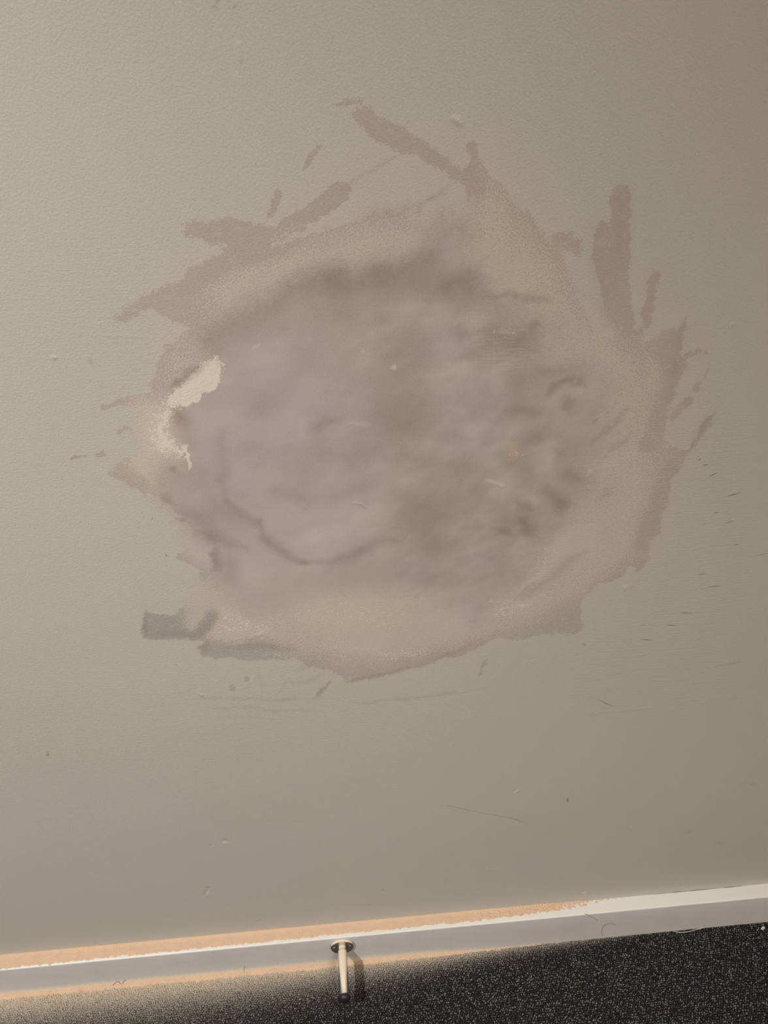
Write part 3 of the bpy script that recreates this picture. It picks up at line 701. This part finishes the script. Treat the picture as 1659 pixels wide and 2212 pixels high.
lathe('rubber_tip', [(0.0, RL-0.0010), (0.0074, RL-0.0010), (0.0086, RL-0.0004), (0.0092, RL+0.0012), (0.0091, RL+0.0032), (0.0080, RL+0.0055), (0.0060, RL+0.0070), (0.003, RL+0.0078), (0.0, RL+0.008)], ds, [rub])
for sx in (-1, 1):
    sc_ = lathe('screw', [(0.0, 0.0), (0.0027, 0.0), (0.0027, 0.0004), (0.0020, 0.0012), (0.0008, 0.0016), (0.0, 0.0016)], ds, [screw_steel], 24)
    sc_.location = (sx*0.0125, -0.0037, 0.0005)
ds.rotation_euler = (0, 0, math.radians(0.8))

# ------------------------------------------------------------------ small debris
fibre = plain('white_fibre', (0.62, 0.58, 0.50), 0.8); hair_m = plain('dark_hair', (0.05, 0.04, 0.035), 0.6); bit_m = plain('plaster_crumb', (0.70, 0.70, 0.70), 0.9)
def floor_pt(px, py, z=0.0048): p = plane_pt(px, py, 2, z); return tuple(p)
def face_pt(px, py, off=0.0002): p = plane_pt(px, py, 1, -SK_D-off); return tuple(p)
def spline(P, n=6):
    P = [Vector(p) for p in P]; out = []
    for i in range(len(P)-1):
        p0 = P[max(i-1, 0)]; p1 = P[i]; p2 = P[i+1]; p3 = P[min(i+2, len(P)-1)]
        for k in range(n):
            t = k/n; out.append(0.5*((2*p1)+(p2-p0)*t+(2*p0-5*p1+4*p2-p3)*t*t+(3*p1-p0-3*p2+p3)*t**3))
    return out+[P[-1]]
tag(tube('thread', spline([floor_pt(1455, 2012), floor_pt(1470, 2014, .0055), floor_pt(1490, 2012, .0058), floor_pt(1508, 2007, .0055), floor_pt(1520, 2004)]), 0.00042, fibre),
    'pale thread lying on the carpet against the skirting board', 'thread')
tag(tube('hair', spline([face_pt(1262, 1973), face_pt(1276, 1980), face_pt(1291, 1988)]), 0.00022, hair_m), 'dark straight hair stuck slantwise near the top of the skirting face', 'hair')
tag(tube('hair', spline([face_pt(1301, 2021), face_pt(1300, 2010), face_pt(1305, 2000), face_pt(1316, 1995), face_pt(1331, 1998)]), 0.00020, hair_m), 'curled dark hair hooked on the skirting face right of the straight one', 'hair')
tag(tube('hair', spline([face_pt(528, 2101), face_pt(527, 2093), face_pt(529, 2087)]), 0.00022, hair_m), 'tiny upright hair at the foot of the skirting left of the door stop', 'hair')
tag(tube('fluff', spline([face_pt(226, 2131), (face_pt(243, 2128)), face_pt(248, 2124), face_pt(256, 2120), face_pt(262, 2127), face_pt(268, 2119), face_pt(272, 2117)]), 0.0004, plain('grey_fluff', (0.14, 0.11, 0.09), 0.9)),
    'small dark tangle of fluff at the skirting foot near the left edge', 'fluff')
def crumb(name, c, r, mat, seed, label, cat, sq=(1, 1, 1)):
    rg = np.random.default_rng(seed); nu, nv = 9, 7; V = []; Q = []
    for i in range(nv):
        for j in range(nu):
            th_ = math.pi*i/(nv-1); ph = 2*math.pi*j/nu; k = r*(0.75+0.5*rg.random())
            V.append((c[0]+k*sq[0]*math.sin(th_)*math.cos(ph), c[1]+k*sq[1]*math.sin(th_)*math.sin(ph), c[2]+k*sq[2]*math.cos(th_)))
    for i in range(nv-1):
        for j in range(nu): Q.append((i*nu+j, (i+1)*nu+j, (i+1)*nu+(j+1) % nu, i*nu+(j+1) % nu))
    return tag(link(name, np_mesh(name, V, Q, False), None, [mat]), label, cat)
crumb('plaster_flake', floor_pt(1648, 2005, .0068), 0.0032, bit_m, 3, 'white plaster flake on the carpet at the right edge', 'flake', (.9, .5, 1.4))

# ------------------------------------------------------------------ ceiling lamp fittings (out of view; the wide one is made up for the fill)
glow = NT('lamp_glow'); glow.b.inputs['Emission Color'].default_value = (1, 0.93, 0.82, 1); glow.b.inputs['Emission Strength'].default_value = 4
rim = plain('lamp_rim', (0.7, 0.7, 0.7), 0.3, 0.6)
def downlight(loc, r, label):
    e = empty('ceiling_light', loc); tag(e, label, 'ceiling light', 'round ceiling lights')
    def disc(name, prof, mt):
        a = np.linspace(0, 2*math.pi, 40, endpoint=False); n = len(prof)
        V = np.array([[q*math.cos(t), q*math.sin(t), z] for q, z in prof for t in a])
        Q = [(i*40+j, i*40+(j+1) % 40, (i+1)*40+(j+1) % 40, (i+1)*40+j) for i in range(n-1) for j in range(40)]
        link(name, np_mesh(name, V, Q, True), e, [mt])
    disc('rim', [(r, 0), (r+.012, 0), (r+.015, -.012), (r, -.014), (r-.004, -.004)], rim)
    disc('diffuser', [(0, -.002), (r*.6, -.002), (r, -.002)], glow.m)
downlight((LAMP.x, LAMP.y, 3.0), 0.055, 'small round ceiling downlight over the left of the patched wall')
downlight((0.9, -2.6, 3.0), 0.45, 'added wide round fill light on the ceiling, right rear of the room')
